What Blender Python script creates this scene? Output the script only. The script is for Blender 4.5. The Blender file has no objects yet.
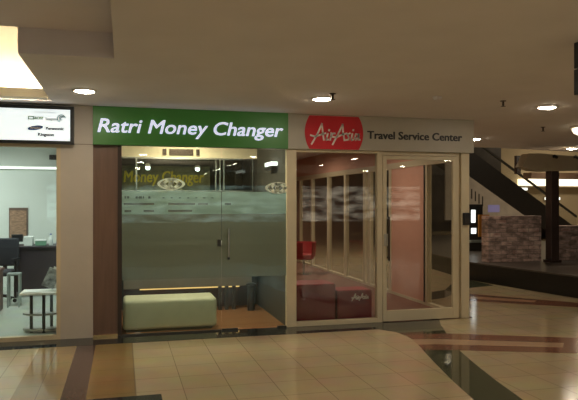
import bpy, bmesh, math, random
from mathutils import Vector, Matrix
random.seed(7)
PI = math.pi
scene = bpy.context.scene
COL = scene.collection

# ------------------------------------------------------------------ materials
def newmat(name):
    m = bpy.data.materials.new(name); m.use_nodes = True
    nt = m.node_tree; nt.nodes.clear()
    out = nt.nodes.new('ShaderNodeOutputMaterial')
    return m, nt, out

def mat(name, col, rough=0.5, metal=0.0, var=0.06, scale=6.0, bump=0.0, spec=0.5, stretch=(1, 1, 1)):
    m, nt, out = newmat(name)
    N, L = nt.nodes, nt.links
    p = N.new('ShaderNodeBsdfPrincipled')
    p.inputs['Roughness'].default_value = rough
    p.inputs['Metallic'].default_value = metal
    p.inputs['Specular IOR Level'].default_value = spec
    tc = N.new('ShaderNodeTexCoord'); mp = N.new('ShaderNodeMapping'); no = N.new('ShaderNodeTexNoise'); cr = N.new('ShaderNodeValToRGB')
    mp.inputs['Scale'].default_value = stretch
    no.inputs['Scale'].default_value = scale; no.inputs['Detail'].default_value = 3
    a = tuple(max(0, c * (1 - var)) for c in col); b = tuple(min(1, c * (1 + var)) for c in col)
    cr.color_ramp.elements[0].position = 0.3; cr.color_ramp.elements[1].position = 0.7
    cr.color_ramp.elements[0].color = (*a, 1); cr.color_ramp.elements[1].color = (*b, 1)
    L.new(tc.outputs['Object'], mp.inputs[0]); L.new(mp.outputs[0], no.inputs[0]); L.new(no.outputs['Fac'], cr.inputs[0])
    L.new(cr.outputs[0], p.inputs['Base Color'])
    if bump:
        bp = N.new('ShaderNodeBump'); bp.inputs['Strength'].default_value = bump; bp.inputs['Distance'].default_value = 0.01
        L.new(no.outputs['Fac'], bp.inputs['Height']); L.new(bp.outputs[0], p.inputs['Normal'])
    L.new(p.outputs[0], out.inputs[0])
    return m

def emit(name, col, strength, base=(0.8, 0.8, 0.8)):
    m, nt, out = newmat(name)
    p = nt.nodes.new('ShaderNodeBsdfPrincipled')
    p.inputs['Base Color'].default_value = (*base, 1); p.inputs['Roughness'].default_value = 0.4
    p.inputs['Emission Color'].default_value = (*col, 1); p.inputs['Emission Strength'].default_value = strength
    nt.links.new(p.outputs[0], out.inputs[0])
    return m

def tiles(name, col, grout, size, off=(0, 0), rough=0.12, var=0.08, mortar=0.004, row=None, stagger=0.0, spec=0.5, bumpy=False, swap=None):
    m, nt, out = newmat(name)
    N, L = nt.nodes, nt.links
    p = N.new('ShaderNodeBsdfPrincipled'); p.inputs['Roughness'].default_value = rough; p.inputs['Specular IOR Level'].default_value = spec
    g = N.new('ShaderNodeNewGeometry'); mp = N.new('ShaderNodeMapping'); br = N.new('ShaderNodeTexBrick')
    mp.inputs['Location'].default_value = (off[0], off[1], 0)
    if swap: mp.inputs['Rotation'].default_value = swap
    br.offset = stagger; br.squash = 1.0
    br.inputs['Scale'].default_value = 1.0
    br.inputs['Brick Width'].default_value = size; br.inputs['Row Height'].default_value = row or size
    br.inputs['Mortar Size'].default_value = mortar; br.inputs['Mortar Smooth'].default_value = 0.2
    a = tuple(c * (1 - var) for c in col); b = tuple(min(1, c * (1 + var)) for c in col)
    br.inputs['Color1'].default_value = (*a, 1); br.inputs['Color2'].default_value = (*b, 1); br.inputs['Mortar'].default_value = (*grout, 1)
    L.new(g.outputs['Position'], mp.inputs[0]); L.new(mp.outputs[0], br.inputs['Vector'])
    no = N.new('ShaderNodeTexNoise'); no.inputs['Scale'].default_value = 3.0 if not bumpy else 11.0; no.inputs['Detail'].default_value = 4
    sc = N.new('ShaderNodeMapping'); sc.inputs['Scale'].default_value = (0.6, 0.6, 1.5) if bumpy else (1, 1, 1)
    L.new(g.outputs['Position'], sc.inputs[0]); L.new(sc.outputs[0], no.inputs[0])
    mx = N.new('ShaderNodeMix'); mx.data_type = 'RGBA'; mx.blend_type = 'OVERLAY'; mx.inputs['Factor'].default_value = 0.18 if not bumpy else 0.42
    nz = no.outputs['Color']
    if bumpy:
        rr = N.new('ShaderNodeValToRGB'); rr.color_ramp.elements[0].position = 0.38; rr.color_ramp.elements[1].position = 0.64
        L.new(no.outputs['Fac'], rr.inputs[0]); nz = rr.outputs[0]
    L.new(br.outputs['Color'], mx.inputs['A']); L.new(nz, mx.inputs['B'])
    L.new(mx.outputs['Result'], p.inputs['Base Color'])
    if bumpy:
        bp = N.new('ShaderNodeBump'); bp.inputs['Strength'].default_value = 0.6; bp.inputs['Distance'].default_value = 0.02
        L.new(no.outputs['Fac'], bp.inputs['Height']); L.new(bp.outputs[0], p.inputs['Normal'])
    L.new(p.outputs[0], out.inputs[0])
    return m

def glass(name, tint, base_refl=0.05, rough=0.0):
    m, nt, out = newmat(name)
    N, L = nt.nodes, nt.links
    t = N.new('ShaderNodeBsdfTransparent'); t.inputs[0].default_value = (*tint, 1)
    gl = N.new('ShaderNodeBsdfGlossy'); gl.inputs['Roughness'].default_value = rough
    lw = N.new('ShaderNodeLayerWeight'); lw.inputs['Blend'].default_value = 0.5
    pw = N.new('ShaderNodeMath'); pw.operation = 'POWER'; pw.inputs[1].default_value = 5
    mu = N.new('ShaderNodeMath'); mu.operation = 'MULTIPLY_ADD'; mu.inputs[1].default_value = 1 - base_refl; mu.inputs[2].default_value = base_refl
    ms = N.new('ShaderNodeMixShader')
    L.new(lw.outputs['Facing'], pw.inputs[0]); L.new(pw.outputs[0], mu.inputs[0]); L.new(mu.outputs[0], ms.inputs[0])
    L.new(t.outputs[0], ms.inputs[1]); L.new(gl.outputs[0], ms.inputs[2]); L.new(ms.outputs[0], out.inputs[0])
    return m

def film(name, col, see=0.25, trans=0.35, gloss=0.12, rough=0.25):
    m, nt, out = newmat(name)
    N, L = nt.nodes, nt.links
    t = N.new('ShaderNodeBsdfTransparent'); t.inputs[0].default_value = (0.93, 0.92, 0.86, 1)
    d = N.new('ShaderNodeBsdfDiffuse'); tr = N.new('ShaderNodeBsdfTranslucent')
    no = N.new('ShaderNodeTexNoise'); no.inputs['Scale'].default_value = 40
    cr = N.new('ShaderNodeValToRGB')
    cr.color_ramp.elements[0].color = (*[c * .93 for c in col], 1); cr.color_ramp.elements[1].color = (*col, 1)
    L.new(no.outputs['Fac'], cr.inputs[0]); L.new(cr.outputs[0], d.inputs[0]); L.new(cr.outputs[0], tr.inputs[0])
    g = N.new('ShaderNodeBsdfGlossy'); g.inputs['Roughness'].default_value = rough
    a = N.new('ShaderNodeMixShader'); a.inputs[0].default_value = trans; L.new(d.outputs[0], a.inputs[1]); L.new(tr.outputs[0], a.inputs[2])
    b = N.new('ShaderNodeMixShader'); b.inputs[0].default_value = see; L.new(a.outputs[0], b.inputs[1]); L.new(t.outputs[0], b.inputs[2])
    c = N.new('ShaderNodeMixShader'); c.inputs[0].default_value = gloss; L.new(b.outputs[0], c.inputs[1]); L.new(g.outputs[0], c.inputs[2])
    L.new(c.outputs[0], out.inputs[0])
    return m

M = {}
M['tile'] = tiles('cream_tile', (0.53, 0.42, 0.26), (0.29, 0.22, 0.13), 0.4, off=(-0.116, 0.35), rough=0.13, var=0.03)
M['tan'] = tiles('tan_tile', (0.36, 0.25, 0.125), (0.25, 0.17, 0.09), 0.4, off=(-0.11, 0.35), rough=0.13, var=0.03)
M['golden'] = tiles('golden_brown_tile', (0.33, 0.21, 0.09), (0.24, 0.15, 0.07), 0.4, off=(-0.11, 0.35), rough=0.13, var=0.03)
M['maroon'] = mat('maroon_granite', (0.13, 0.075, 0.062), 0.13, var=0.25, scale=60)
M['black_granite'] = mat('black_granite', (0.035, 0.037, 0.034), 0.05, var=0.4, scale=80)
M['green_granite'] = mat('green_granite', (0.07, 0.08, 0.048), 0.04, var=0.35, scale=70)
M['redbrown'] = mat('red_brown_granite', (0.24, 0.10, 0.06), 0.13, var=0.2, scale=60)
M['pink_inlay'] = mat('pinkish_inlay', (0.50, 0.33, 0.21), 0.13, var=0.12, scale=50)
M['ceiling'] = mat('ceiling_paint', (0.80, 0.765, 0.765), 0.85, var=0.03, scale=2)
M['recess'] = mat('recess_paint', (0.80, 0.76, 0.80), 0.85, var=0.03, scale=2)
M['cove'] = mat('cove_paint', (0.88, 0.82, 0.70), 0.85, var=0.02, scale=2)
M['pier'] = mat('beige_cladding', (0.57, 0.51, 0.44), 0.45, var=0.04, scale=3)
M['pier_gap'] = mat('shadow_gap', (0.2, 0.16, 0.12), 0.6)
M['brown_panel'] = mat('brown_laminate', (0.175, 0.10, 0.068), 0.4, var=0.12, scale=4, stretch=(8, 8, 0.5))
M['dark_trim'] = mat('dark_bronze', (0.06, 0.04, 0.03), 0.35, metal=0.5)
M['gold'] = mat('brass_metal', (0.85, 0.55, 0.25), 0.25, metal=1.0)
M['frame'] = mat('beige_aluminium', (0.66, 0.56, 0.38), 0.4, var=0.03)
M['green_sign'] = emit('green_sign_face', (0.045, 0.26, 0.025), 0.08, base=(0.045, 0.17, 0.025))
M['green_side'] = mat('green_sign_side', (0.04, 0.17, 0.03), 0.5)
M['sign_letter'] = emit('lit_letter', (0.70, 0.74, 1.0), 0.75, base=(0.7, 0.7, 0.8))
M['white_sign'] = mat('white_sign_board', (0.47, 0.43, 0.35), 0.45, var=0.03)
M['red_logo'] = mat('red_logo_vinyl', (0.62, 0.012, 0.022), 0.35, var=0.05)
M['logo_white'] = mat('white_vinyl', (0.9, 0.82, 0.76), 0.5)
M['black_letter'] = mat('black_vinyl', (0.03, 0.028, 0.03), 0.5)
M['black'] = mat('black_plastic', (0.018, 0.018, 0.02), 0.4)
M['dark_metal'] = mat('dark_metal', (0.06, 0.055, 0.05), 0.35, metal=0.6)
M['steel'] = mat('brushed_steel', (0.6, 0.6, 0.58), 0.25, metal=1.0)
M['screen'] = emit('lightbox_face', (0.86, 0.98, 1.0), 0.8)
M['ink_grey'] = mat('grey_ink', (0.45, 0.5, 0.5), 0.6)
M['ink_green'] = mat('green_ink', (0.35, 0.55, 0.38), 0.6)
M['ink_blue'] = mat('blue_ink', (0.06, 0.13, 0.36), 0.6)
M['ink_teal'] = mat('teal_ink', (0.25, 0.5, 0.5), 0.6)
M['glass_teal'] = glass('teal_glass', (0.93, 0.955, 0.94), 0.045)
M['glass_green'] = glass('greenish_glass', (0.90, 0.95, 0.91), 0.035)
M['glass_clear'] = glass('clear_glass', (0.95, 0.95, 0.93), 0.04)
M['film'] = film('frosted_film', (0.30, 0.275, 0.215), see=0.28, trans=0.45, gloss=0.13, rough=0.22)
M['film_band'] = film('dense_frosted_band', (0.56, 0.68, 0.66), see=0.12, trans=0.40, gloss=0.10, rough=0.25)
M['decal'] = film('white_decal', (0.95, 1.0, 0.9), see=0.0, trans=0.35, gloss=0.02)
M['film_mark'] = mat('dark_marking', (0.10, 0.14, 0.13), 0.5)
M['cream_wall'] = mat('cream_wall', (0.92, 0.80, 0.58), 0.8, var=0.02)
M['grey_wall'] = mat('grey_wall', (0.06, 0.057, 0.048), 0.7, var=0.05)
M['olive'] = mat('olive_yellow_board', (0.19, 0.19, 0.085), 0.6, var=0.25, scale=9)
M['yellow_letter'] = mat('yellow_letter', (0.75, 0.62, 0.03), 0.5)
M['teal_wall'] = mat('pale_teal_wall', (0.72, 0.76, 0.71), 0.8, var=0.02)
M['shop_floor'] = tiles('grey_green_tile', (0.42, 0.46, 0.40), (0.3, 0.33, 0.29), 0.4, rough=0.3, var=0.03)
M['wood_floor'] = mat('brown_wood_floor', (0.30, 0.14, 0.065), 0.25, var=0.1, scale=3, stretch=(1, 8, 1))
M['red_floor'] = mat('reddish_carpet', (0.20, 0.085, 0.055), 0.6, var=0.1, scale=30)
M['pink_wall'] = mat('salmon_wall', (0.72, 0.38, 0.28), 0.6, var=0.03)
M['sofa'] = mat('pale_leather', (0.62, 0.62, 0.45), 0.45, var=0.04, scale=10, bump=0.05)
M['sofa_base'] = mat('dark_plinth', (0.10, 0.09, 0.06), 0.6)
M['counter'] = mat('counter_laminate', (0.22, 0.19, 0.15), 0.4, var=0.1, scale=4)
M['warm_led'] = emit('warm_led', (1.0, 0.58, 0.18), 1.1)
M['cool_lamp'] = emit('cool_lamp', (0.85, 1.0, 1.0), 9.0)
M['lens'] = emit('downlight_lens', (1.0, 0.88, 0.70), 104.0)
M['trim_white'] = mat('white_ring', (0.75, 0.7, 0.6), 0.4)
M['lampglow'] = emit('dome_lamp', (1.0, 0.85, 0.55), 2.2)
M['strip'] = emit('cove_light', (1.0, 0.88, 0.66), 110.0)
M['far_strip'] = emit('far_cove_glow', (1.0, 0.86, 0.58), 2.0)
M['red_box'] = mat('glossy_red', (0.15, 0.012, 0.018), 0.22, var=0.12, scale=3)
M['red_fabric'] = mat('red_fabric', (0.36, 0.016, 0.024), 0.5, var=0.08)
M['white_lam'] = mat('white_laminate', (0.85, 0.87, 0.8), 0.4, var=0.02)
M['grey_lam'] = mat('grey_laminate', (0.40, 0.40, 0.36), 0.4)
M['desk_dark'] = mat('dark_desk', (0.03, 0.022, 0.028), 0.4, var=0.15)
M['desk_brown'] = mat('reddish_desk', (0.10, 0.045, 0.035), 0.4, var=0.15)
M['cork'] = mat('tan_paper', (0.33, 0.20, 0.13), 0.8, var=0.4, scale=14, stretch=(1, 1, 4))
M['cork_frame'] = mat('brown_wood_edge', (0.13, 0.08, 0.06), 0.6)
M['paper'] = mat('white_paper', (0.85, 0.88, 0.84), 0.7, var=0.03)
M['print'] = mat('printed_cover', (0.3, 0.32, 0.32), 0.5, var=0.9, scale=14)
M['green_box'] = mat('green_card', (0.16, 0.33, 0.22), 0.6)
M['blue_box'] = mat('blue_card', (0.08, 0.16, 0.38), 0.6)
M['plastic_white'] = mat('white_plastic', (0.75, 0.8, 0.76), 0.4)
M['grey_metal'] = mat('grey_metal', (0.35, 0.40, 0.37), 0.4, metal=0.3)
M['chair_black'] = mat('black_fabric', (0.022, 0.022, 0.028), 0.8, var=0.2)
M['plinth'] = mat('black_plinth', (0.010, 0.009, 0.009), 0.35, var=0.3, scale=40)
M['plinth_top'] = mat('dark_stone_top', (0.085, 0.072, 0.062), 0.35, var=0.2, scale=10)
M['stone'] = tiles('stone_cladding', (0.46, 0.33, 0.29), (0.28, 0.22, 0.20), 0.26, rough=0.7, var=0.35, mortar=0.008, row=0.09, stagger=0.5, bumpy=True, swap=(PI / 2, 0, 0))
M['pillar'] = mat('dark_brown_pillar', (0.045, 0.026, 0.02), 0.4, var=0.15)
M['fascia'] = mat('beige_fascia', (0.42, 0.35, 0.24), 0.7, var=0.04)
M['soffit'] = mat('brown_soffit', (0.20, 0.12, 0.07), 0.7)
M['truss'] = mat('escalator_truss', (0.012, 0.009, 0.007), 0.4, var=0.2)
M['rail'] = mat('handrail_rubber', (0.02, 0.016, 0.013), 0.5)
M['balustrade'] = mat('balustrade_panel', (0.42, 0.34, 0.22), 0.35, var=0.06)
M['banner'] = mat('pale_banner', (0.50, 0.45, 0.40), 0.6, var=0.1, scale=3)
M['banner_purple'] = emit('violet_glow', (0.3, 0.28, 0.65), 0.15, base=(0.36, 0.34, 0.6))
M['far_wall'] = mat('far_beige_wall', (0.42, 0.345, 0.23), 0.8, var=0.05, scale=1)
M['kiosk'] = mat('kiosk_black', (0.03, 0.03, 0.03), 0.3)
M['kiosk_light'] = emit('kiosk_light', (0.95, 1.0, 0.95), 1.8)
M['orange'] = mat('orange_panel', (0.62, 0.24, 0.03), 0.5)
def shopglow(name, col, strength):
    m, nt, out = newmat(name); N, L = nt.nodes, nt.links
    e = N.new('ShaderNodeEmission'); e.inputs[0].default_value = (*col, 1)
    tc = N.new('ShaderNodeTexCoord'); vo = N.new('ShaderNodeTexVoronoi'); no = N.new('ShaderNodeTexNoise'); cr = N.new('ShaderNodeValToRGB'); mu = N.new('ShaderNodeMath')
    mp = N.new('ShaderNodeMapping'); mp.inputs['Scale'].default_value = (0.55, 1.0, 1.7)
    vo.inputs['Scale'].default_value = 1.5; no.inputs['Scale'].default_value = 2.2; no.inputs['Detail'].default_value = 4
    cr.color_ramp.elements[0].position = 0.40; cr.color_ramp.elements[0].color = (0.05, 0.05, 0.05, 1)
    cr.color_ramp.elements[1].position = 0.66; cr.color_ramp.elements[1].color = (1, 1, 1, 1)
    mu.operation = 'MULTIPLY'; mu.inputs[1].default_value = strength
    L.new(tc.outputs['Object'], mp.inputs[0]); L.new(mp.outputs[0], no.inputs[0]); L.new(no.outputs['Fac'], cr.inputs[0]); L.new(cr.outputs[0], mu.inputs[0])
    L.new(mu.outputs[0], e.inputs[1]); L.new(e.outputs[0], out.inputs[0])
    return m
M['shop_glow'] = shopglow('shop_window_display', (0.72, 0.97, 0.88), 2.0)
M['shop_warm'] = shopglow('warm_shop_window_display', (1.0, 0.88, 0.66), 2.6)
M['far_dark'] = mat('dark_far_wall', (0.045, 0.035, 0.028), 0.4, var=0.3, scale=2)
M['mallwall'] = mat('mall_wall', (0.42, 0.35, 0.26), 0.7)

# ------------------------------------------------------------------ mesh builder
class MB:
    def __init__(s): s.v = []; s.f = []
    def add(s, vs, fs):
        b = len(s.v); s.v += [tuple(v) for v in vs]; s.f += [tuple(b + i for i in f) for f in fs]; return s
    def box(s, x0, x1, y0, y1, z0, z1):
        return s.add([(x0, y0, z0), (x1, y0, z0), (x1, y1, z0), (x0, y1, z0), (x0, y0, z1), (x1, y0, z1), (x1, y1, z1), (x0, y1, z1)],
                     [(0, 3, 2, 1), (4, 5, 6, 7), (0, 1, 5, 4), (1, 2, 6, 5), (2, 3, 7, 6), (3, 0, 4, 7)])
    def prism(s, poly, z0, z1):          # polygon in XY, counter-clockwise
        n = len(poly)
        return s.add([(x, y, z0) for x, y in poly] + [(x, y, z1) for x, y in poly],
                     [tuple(reversed(range(n))), tuple(range(n, 2 * n))] + [(i, (i + 1) % n, n + (i + 1) % n, n + i) for i in range(n)])
    def plate(s, poly, y0, y1):          # polygon in XZ extruded along Y (front = y0)
        n = len(poly)
        return s.add([(x, y0, z) for x, z in poly] + [(x, y1, z) for x, z in poly],
                     [tuple(range(n)), tuple(reversed(range(n, 2 * n)))] + [(i, n + i, n + (i + 1) % n, (i + 1) % n) for i in range(n)])
    def rod(s, p0, p1, r, n=12, r1=None):
        p0, p1 = Vector(p0), Vector(p1); d = (p1 - p0).normalized(); r1 = r if r1 is None else r1
        u = d.orthogonal().normalized(); w = d.cross(u)
        vs = []
        for p, rr in ((p0, r), (p1, r1)):
            for k in range(n):
                a = 2 * PI * k / n; vs.append(p + (u * math.cos(a) + w * math.sin(a)) * rr)
        return s.add(vs, [tuple(reversed(range(n))), tuple(range(n, 2 * n))] + [(i, (i + 1) % n, n + (i + 1) % n, n + i) for i in range(n)])
    def lathe(s, prof, c=(0, 0, 0), n=24, caps=True):
        vs = []; fs = []
        for r, z in prof:
            for k in range(n):
                a = 2 * PI * k / n; vs.append((c[0] + r * math.cos(a), c[1] + r * math.sin(a), c[2] + z))
        m = len(prof)
        for j in range(m - 1):
            for k in range(n):
                k2 = (k + 1) % n; fs.append((j * n + k, j * n + k2, (j + 1) * n + k2, (j + 1) * n + k))
        if caps: fs.append(tuple(reversed(range(n)))); fs.append(tuple(range((m - 1) * n, m * n)))
        return s.add(vs, fs)
    def ribbon(s, pts, w, y0, y1):       # brush stroke in XZ
        for (x0, z0), (x1, z1) in zip(pts[:-1], pts[1:]):
            d = Vector((x1 - x0, z1 - z0)); 
            if d.length < 1e-6: continue
            d.normalize(); nx, nz = -d.y * w / 2, d.x * w / 2; ex, ez = d.x * w * .35, d.y * w * .35
            s.plate([(x0 - ex - nx, z0 - ez - nz), (x1 + ex - nx, z1 + ez - nz), (x1 + ex + nx, z1 + ez + nz), (x0 - ex + nx, z0 - ez + nz)], y0, y1)
        return s

def tag(o, label=None, cat=None, group=None, kind=None):
    if label: o['label'] = label
    if cat: o['category'] = cat
    if group: o['group'] = group
    if kind: o['kind'] = kind
    return o

ORIG = {}
def thing(name, loc, label=None, cat=None, group=None, kind=None):
    o = bpy.data.objects.new(name, None); COL.objects.link(o); o.location = loc; o.empty_display_size = 0.1
    ORIG[o.name] = Vector(loc)
    return tag(o, label, cat, group, kind)

def obj(name, mb, m, parent=None, bevel=0.0, smooth=False, seg=2, local=False):
    """link the builder's shape as ONE mesh; coordinates are the place's own metres unless local"""
    me = bpy.data.meshes.new(name)
    if parent is not None: off = Vector((0, 0, 0)) if local else ORIG[parent.name]
    else:
        xs = [v[0] for v in mb.v]; ys = [v[1] for v in mb.v]; zs = [v[2] for v in mb.v]
        off = Vector(((min(xs) + max(xs)) / 2, (min(ys) + max(ys)) / 2, min(zs)))
    me.from_pydata([(v[0] - off.x, v[1] - off.y, v[2] - off.z) for v in mb.v], [], mb.f)
    bm = bmesh.new(); bm.from_mesh(me)
    if not getattr(mb, 'raw', False): bmesh.ops.recalc_face_normals(bm, faces=bm.faces)
    if bevel:
        es = [e for e in bm.edges if len(e.link_faces) == 2 and e.calc_face_angle(0) > 0.5]
        bmesh.ops.bevel(bm, geom=es, offset=bevel, segments=seg, affect='EDGES', profile=0.5)
    if smooth:
        for f in bm.faces: f.smooth = True
        for e in bm.edges:
            if len(e.link_faces) == 2 and e.calc_face_angle(0) > 0.7: e.smooth = False
    bm.to_mesh(me); bm.free()
    me.materials.append(m)
    o = bpy.data.objects.new(name, me); COL.objects.link(o)
    if parent is not None:
        o.parent = parent; ORIG[o.name] = off
    else:
        o.location = off; ORIG[o.name] = off
    return o

def struct(name, mb, m, label=None, **k):
    o = obj(name, mb, m, **k); return tag(o, label, None, None, 'structure')

def text_mb(body, x0, x1, z0, z1, y0, depth, shear=0.0, bold=0.0, fit_z=None):
    """lettering standing in the XZ plane, cap height filling z0..z1 of a reference word"""
    cu = bpy.data.curves.new('lettering', 'FONT'); cu.body = body; cu.size = 1.0; cu.shear = shear; cu.offset = 0.0
    cu.extrude = 0.5; cu.resolution_u = 3
    o = bpy.data.objects.new('lettering', cu); COL.objects.link(o)
    bpy.context.view_layer.update()
    me = bpy.data.meshes.new_from_object(o.evaluated_get(bpy.context.evaluated_depsgraph_get()))
    xs = [v.co.x for v in me.vertices]; ys = [v.co.y for v in me.vertices]
    xa, xb = min(xs), max(xs)
    cap = 0.69                                    # cap height of the built-in face at size 1
    mb = MB()
    vs = [(x0 + (v.co.x - xa) / (xb - xa) * (x1 - x0), y0 + (0.5 - v.co.z) * depth, z0 + v.co.y / cap * (z1 - z0)) for v in me.vertices]
    fs = [tuple(p.vertices) for p in me.polygons]
    kx = (x1 - x0) / (xb - xa) * bold; kz = (z1 - z0) / cap * bold
    for ox, oz in (((0, 0),) if not bold else ((-1, -.6), (1, -.6), (1, .6), (-1, .6), (0, 0))):
        mb.add([(a + ox * kx, b - 0.0002 * (ox + oz * .5), c + oz * kz) for a, b, c in vs], fs)
    mb.raw = True
    bpy.data.objects.remove(o); bpy.data.meshes.remove(me); bpy.data.curves.remove(cu)
    return mb

def copy_tree(o, parent=None):
    c = o.copy(); COL.objects.link(c); ORIG[c.name] = ORIG.get(o.name)
    if parent is not None: c.parent = parent
    for ch in [x for x in COL.objects if x.parent == o and x.type != "LIGHT"]: copy_tree(ch, c)
    return c

def disc(r, n=32, cx=0, cz=0): return [(cx + r * math.cos(2 * PI * k / n), cz + r * math.sin(2 * PI * k / n)) for k in range(n)]

# ------------------------------------------------------------------ floor and its inlays
struct('floor', MB().box(-10, 30, -16, 0, -0.1, 0).box(4.75, 30, 0, 27, -0.1, 0), M['tile'])
T = 0.0012
def inlay(n, poly, m, top=T): struct('trim_%d' % n, MB().prism(poly, -0.02, top), m)
inlay(1, [(-4.2, -0.40), (3.16, -0.40), (3.25, -0.52), (3.98, -0.52), (4.22, 0.0), (4.22, 0.04), (-4.2, 0.04)], M['black_granite'], 0.0028)      # threshold strip
inlay(2, [(-0.885, -9), (-0.49, -9), (-0.49, -0.4), (-0.885, -0.4)], M['tan'])
inlay(3, [(-0.49, -9), (-0.288, -9), (-0.288, -0.4), (-0.49, -0.4)], M['maroon'])
inlay(4, [(-0.288, -9), (0.112, -9), (0.112, -0.4), (-0.288, -0.4)], M['golden'])
inlay(5, [(-0.30, -2.95), (0.32, -2.95), (0.32, -2.45), (-0.30, -2.45)], M['black_granite'], 0.0024)
curve_out = [(3.16, -0.40), (3.30, -0.62), (3.33, -0.85), (3.315, -1.05), (3.265, -1.29), (3.17, -1.62), (3.045, -2.10), (2.90, -2.70), (2.784, -3.27), (2.70, -4.2), (2.7, -6.0)]
curve_in = [(3.15, -6.0), (3.13, -4.2), (3.172, -3.37), (3.282, -2.80), (3.412, -2.247), (3.565, -1.668), (3.70, -1.25), (3.86, -0.86), (4.02, -0.46), (4.03, -0.44)]
inlay(6, curve_out + curve_in, M['green_granite'], 0.0020)
# red-brown stripe that crosses it, with its pinkish core line
inlay(7, [(3.19, -1.56), (3.6, -1.70), (4.73, -2.14), (8.5, -3.6), (9.0, -2.95), (5.25, -1.49), (3.86, -0.86), (3.34, -0.80), (3.32, -1.05)], M['redbrown'], 0.0024)
inlay(8, [(3.25, -1.33), (3.46, -1.36), (4.74, -1.87), (4.90, -1.68), (3.56, -1.11), (3.31, -1.05)], M['pink_inlay'], 0.0032)
# the second stripe and the green field near the black plinth
inlay(9, [(5.50, 1.36), (6.80, 0.36), (9.5, -1.6), (9.9, -1.1), (7.07, 0.75), (6.59, 1.28), (5.92, 2.05)], M['redbrown'], 0.0016)
inlay(10, [(5.62, 1.58), (6.42, 0.95), (6.58, 1.10), (5.78, 1.80)], M['pink_inlay'], 0.0026)
inlay(11, [(4.75, 1.55), (5.25, 1.75), (5.75, 2.2), (6.35, 2.75), (6.98, 2.95), (6.98, 4.2), (6.4, 3.5), (5.75, 2.62), (5.2, 2.35), (4.75, 2.2)], M['green_granite'], 0.0014)

# shop floors
struct('floor_left', MB().box(-4.2, -0.5, 0.04, 5, -0.1, 0.004), M['shop_floor'])
struct('floor_middle', MB().box(-0.05, 2.1, 0.04, 3.2, -0.1, 0.004), M['wood_floor'])
struct('floor_right', MB().box(2.1, 4.75, 0.04, 9.5, -0.1, 0.004), M['red_floor'])

# ------------------------------------------------------------------ ceiling
CZ = 2.76
c = MB(); h = 0.25
for x0, x1, y0, y1 in ((-10, -4, -16, 9.6), (-4, -3.2, -16, -2.67), (-3.2, -0.06, -16, -6), (-0.06, 4.75, -16, 9.6), (-4, -0.06, -0.28, 9.6), (-0.77, -0.06, -2.67, -0.28)):
    c.box(x0, x1, y0, y1, CZ, CZ + (0.2 if (x0, y0) == (-0.77, -2.67) else h))
c.prism([(4.75, -16), (20, -16), (20, 5.6), (10.05, 4.34), (7.71, 3.85), (4.75, 3.75)], CZ, CZ + h)
struct('ceiling', c, M['ceiling'])
struct('ceiling_recess', MB().box(-3.3, 0.0, -6.1, -2.668, 2.96, 3.05).box(-0.77, -0.06, -2.672, -2.668, 2.762, 2.96), M['recess'])
cv = MB().box(-4.1, -0.7, -0.34, -0.28, 2.80, 3.7).box(-4.1, -0.7, -2.75, -0.28, 3.65, 3.75).box(-4.1, -0.7, -2.75, -2.69, 3.051, 3.7).box(-0.77, -0.72, -2.67, -0.34, 2.97, 3.7).box(-4.1, -4.02, -2.69, -0.34, 3.0, 3.7)
struct('ceiling_cove', cv, M['cove'])
struct('trim_12', MB().box(-4.0, -0.79, -0.52, -0.48, 2.762, 2.86), M['cove'])
struct('trim_13', MB().box(-4.0, -0.80, -0.47, -0.35, 2.762, 2.80), M['cove'])
t = thing('cove_strip_light', (-2.4, -0.41, 2.80), 'long warm strip of light hidden behind the ceiling recess lip over the left shop', 'light')
obj('housing', MB().box(-3.95, -0.85, -0.45, -0.38, 2.801, 2.812), M['trim_white'], t)
obj('diffuser', MB().box(-3.94, -0.86, -0.44, -0.39, 2.8125, 2.826), M['strip'], t)

# ------------------------------------------------------------------ storefront walls
struct('wall_pier', MB().box(-0.70, -0.334, 0.0, 0.45, 0, 2.302).box(-0.70, -0.334, 0.0, 0.45, 2.31, CZ), M['pier'])
struct('trim_14', MB().box(-0.699, -0.335, 0.006, 0.44, 2.302, 2.31), M['pier_gap'])
w = thing('wall_panel', (-0.19, 0.03, 0), kind='structure')
obj('panel', MB().box(-0.334, -0.05, 0.02, 0.10, 0.03, 2.302), M['brown_panel'], w)
obj('edge_trim', MB().box(-0.05, -0.004, 0.0, 0.10, 0.0, 2.302), M['dark_trim'], w)
obj('brass_kick', MB().box(-0.333, -0.05, 0.0, 0.10, 0.003, 0.03), M['gold'], w)
struct('wall_left', MB().box(-10.1, -10, -16, 9.6, 0, CZ), M['mallwall'])
struct('wall_header', MB().box(-4.2, -0.701, 0.0, 0.10, 2.302, CZ - 0.001).box(-0.334, 4.72, 0.02, 0.10, 2.305, CZ - 0.001), M['pier'])
struct('wall_partition_left', MB().box(-0.69, -0.62, 0.46, 5, 0, CZ), M['teal_wall'])
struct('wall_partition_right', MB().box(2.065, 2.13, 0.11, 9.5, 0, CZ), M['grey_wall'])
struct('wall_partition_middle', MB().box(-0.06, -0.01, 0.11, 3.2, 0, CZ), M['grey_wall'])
struct('wall_shop_back_left', MB().box(-4.2, -0.62, 5.0, 5.1, 0, CZ), M['teal_wall'])
struct('wall_shop_end_left', MB().box(-4.3, -4.2, 0.0, 5.1, 0, CZ), M['teal_wall'])
struct('wall_further_left', MB().box(-10, -4.3, 0, 0.2, 0, CZ), M['mallwall'])
struct('wall_shop_back_right', MB().box(2.13, 4.75, 9.5, 9.6, 0, CZ), M['pink_wall'])

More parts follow.
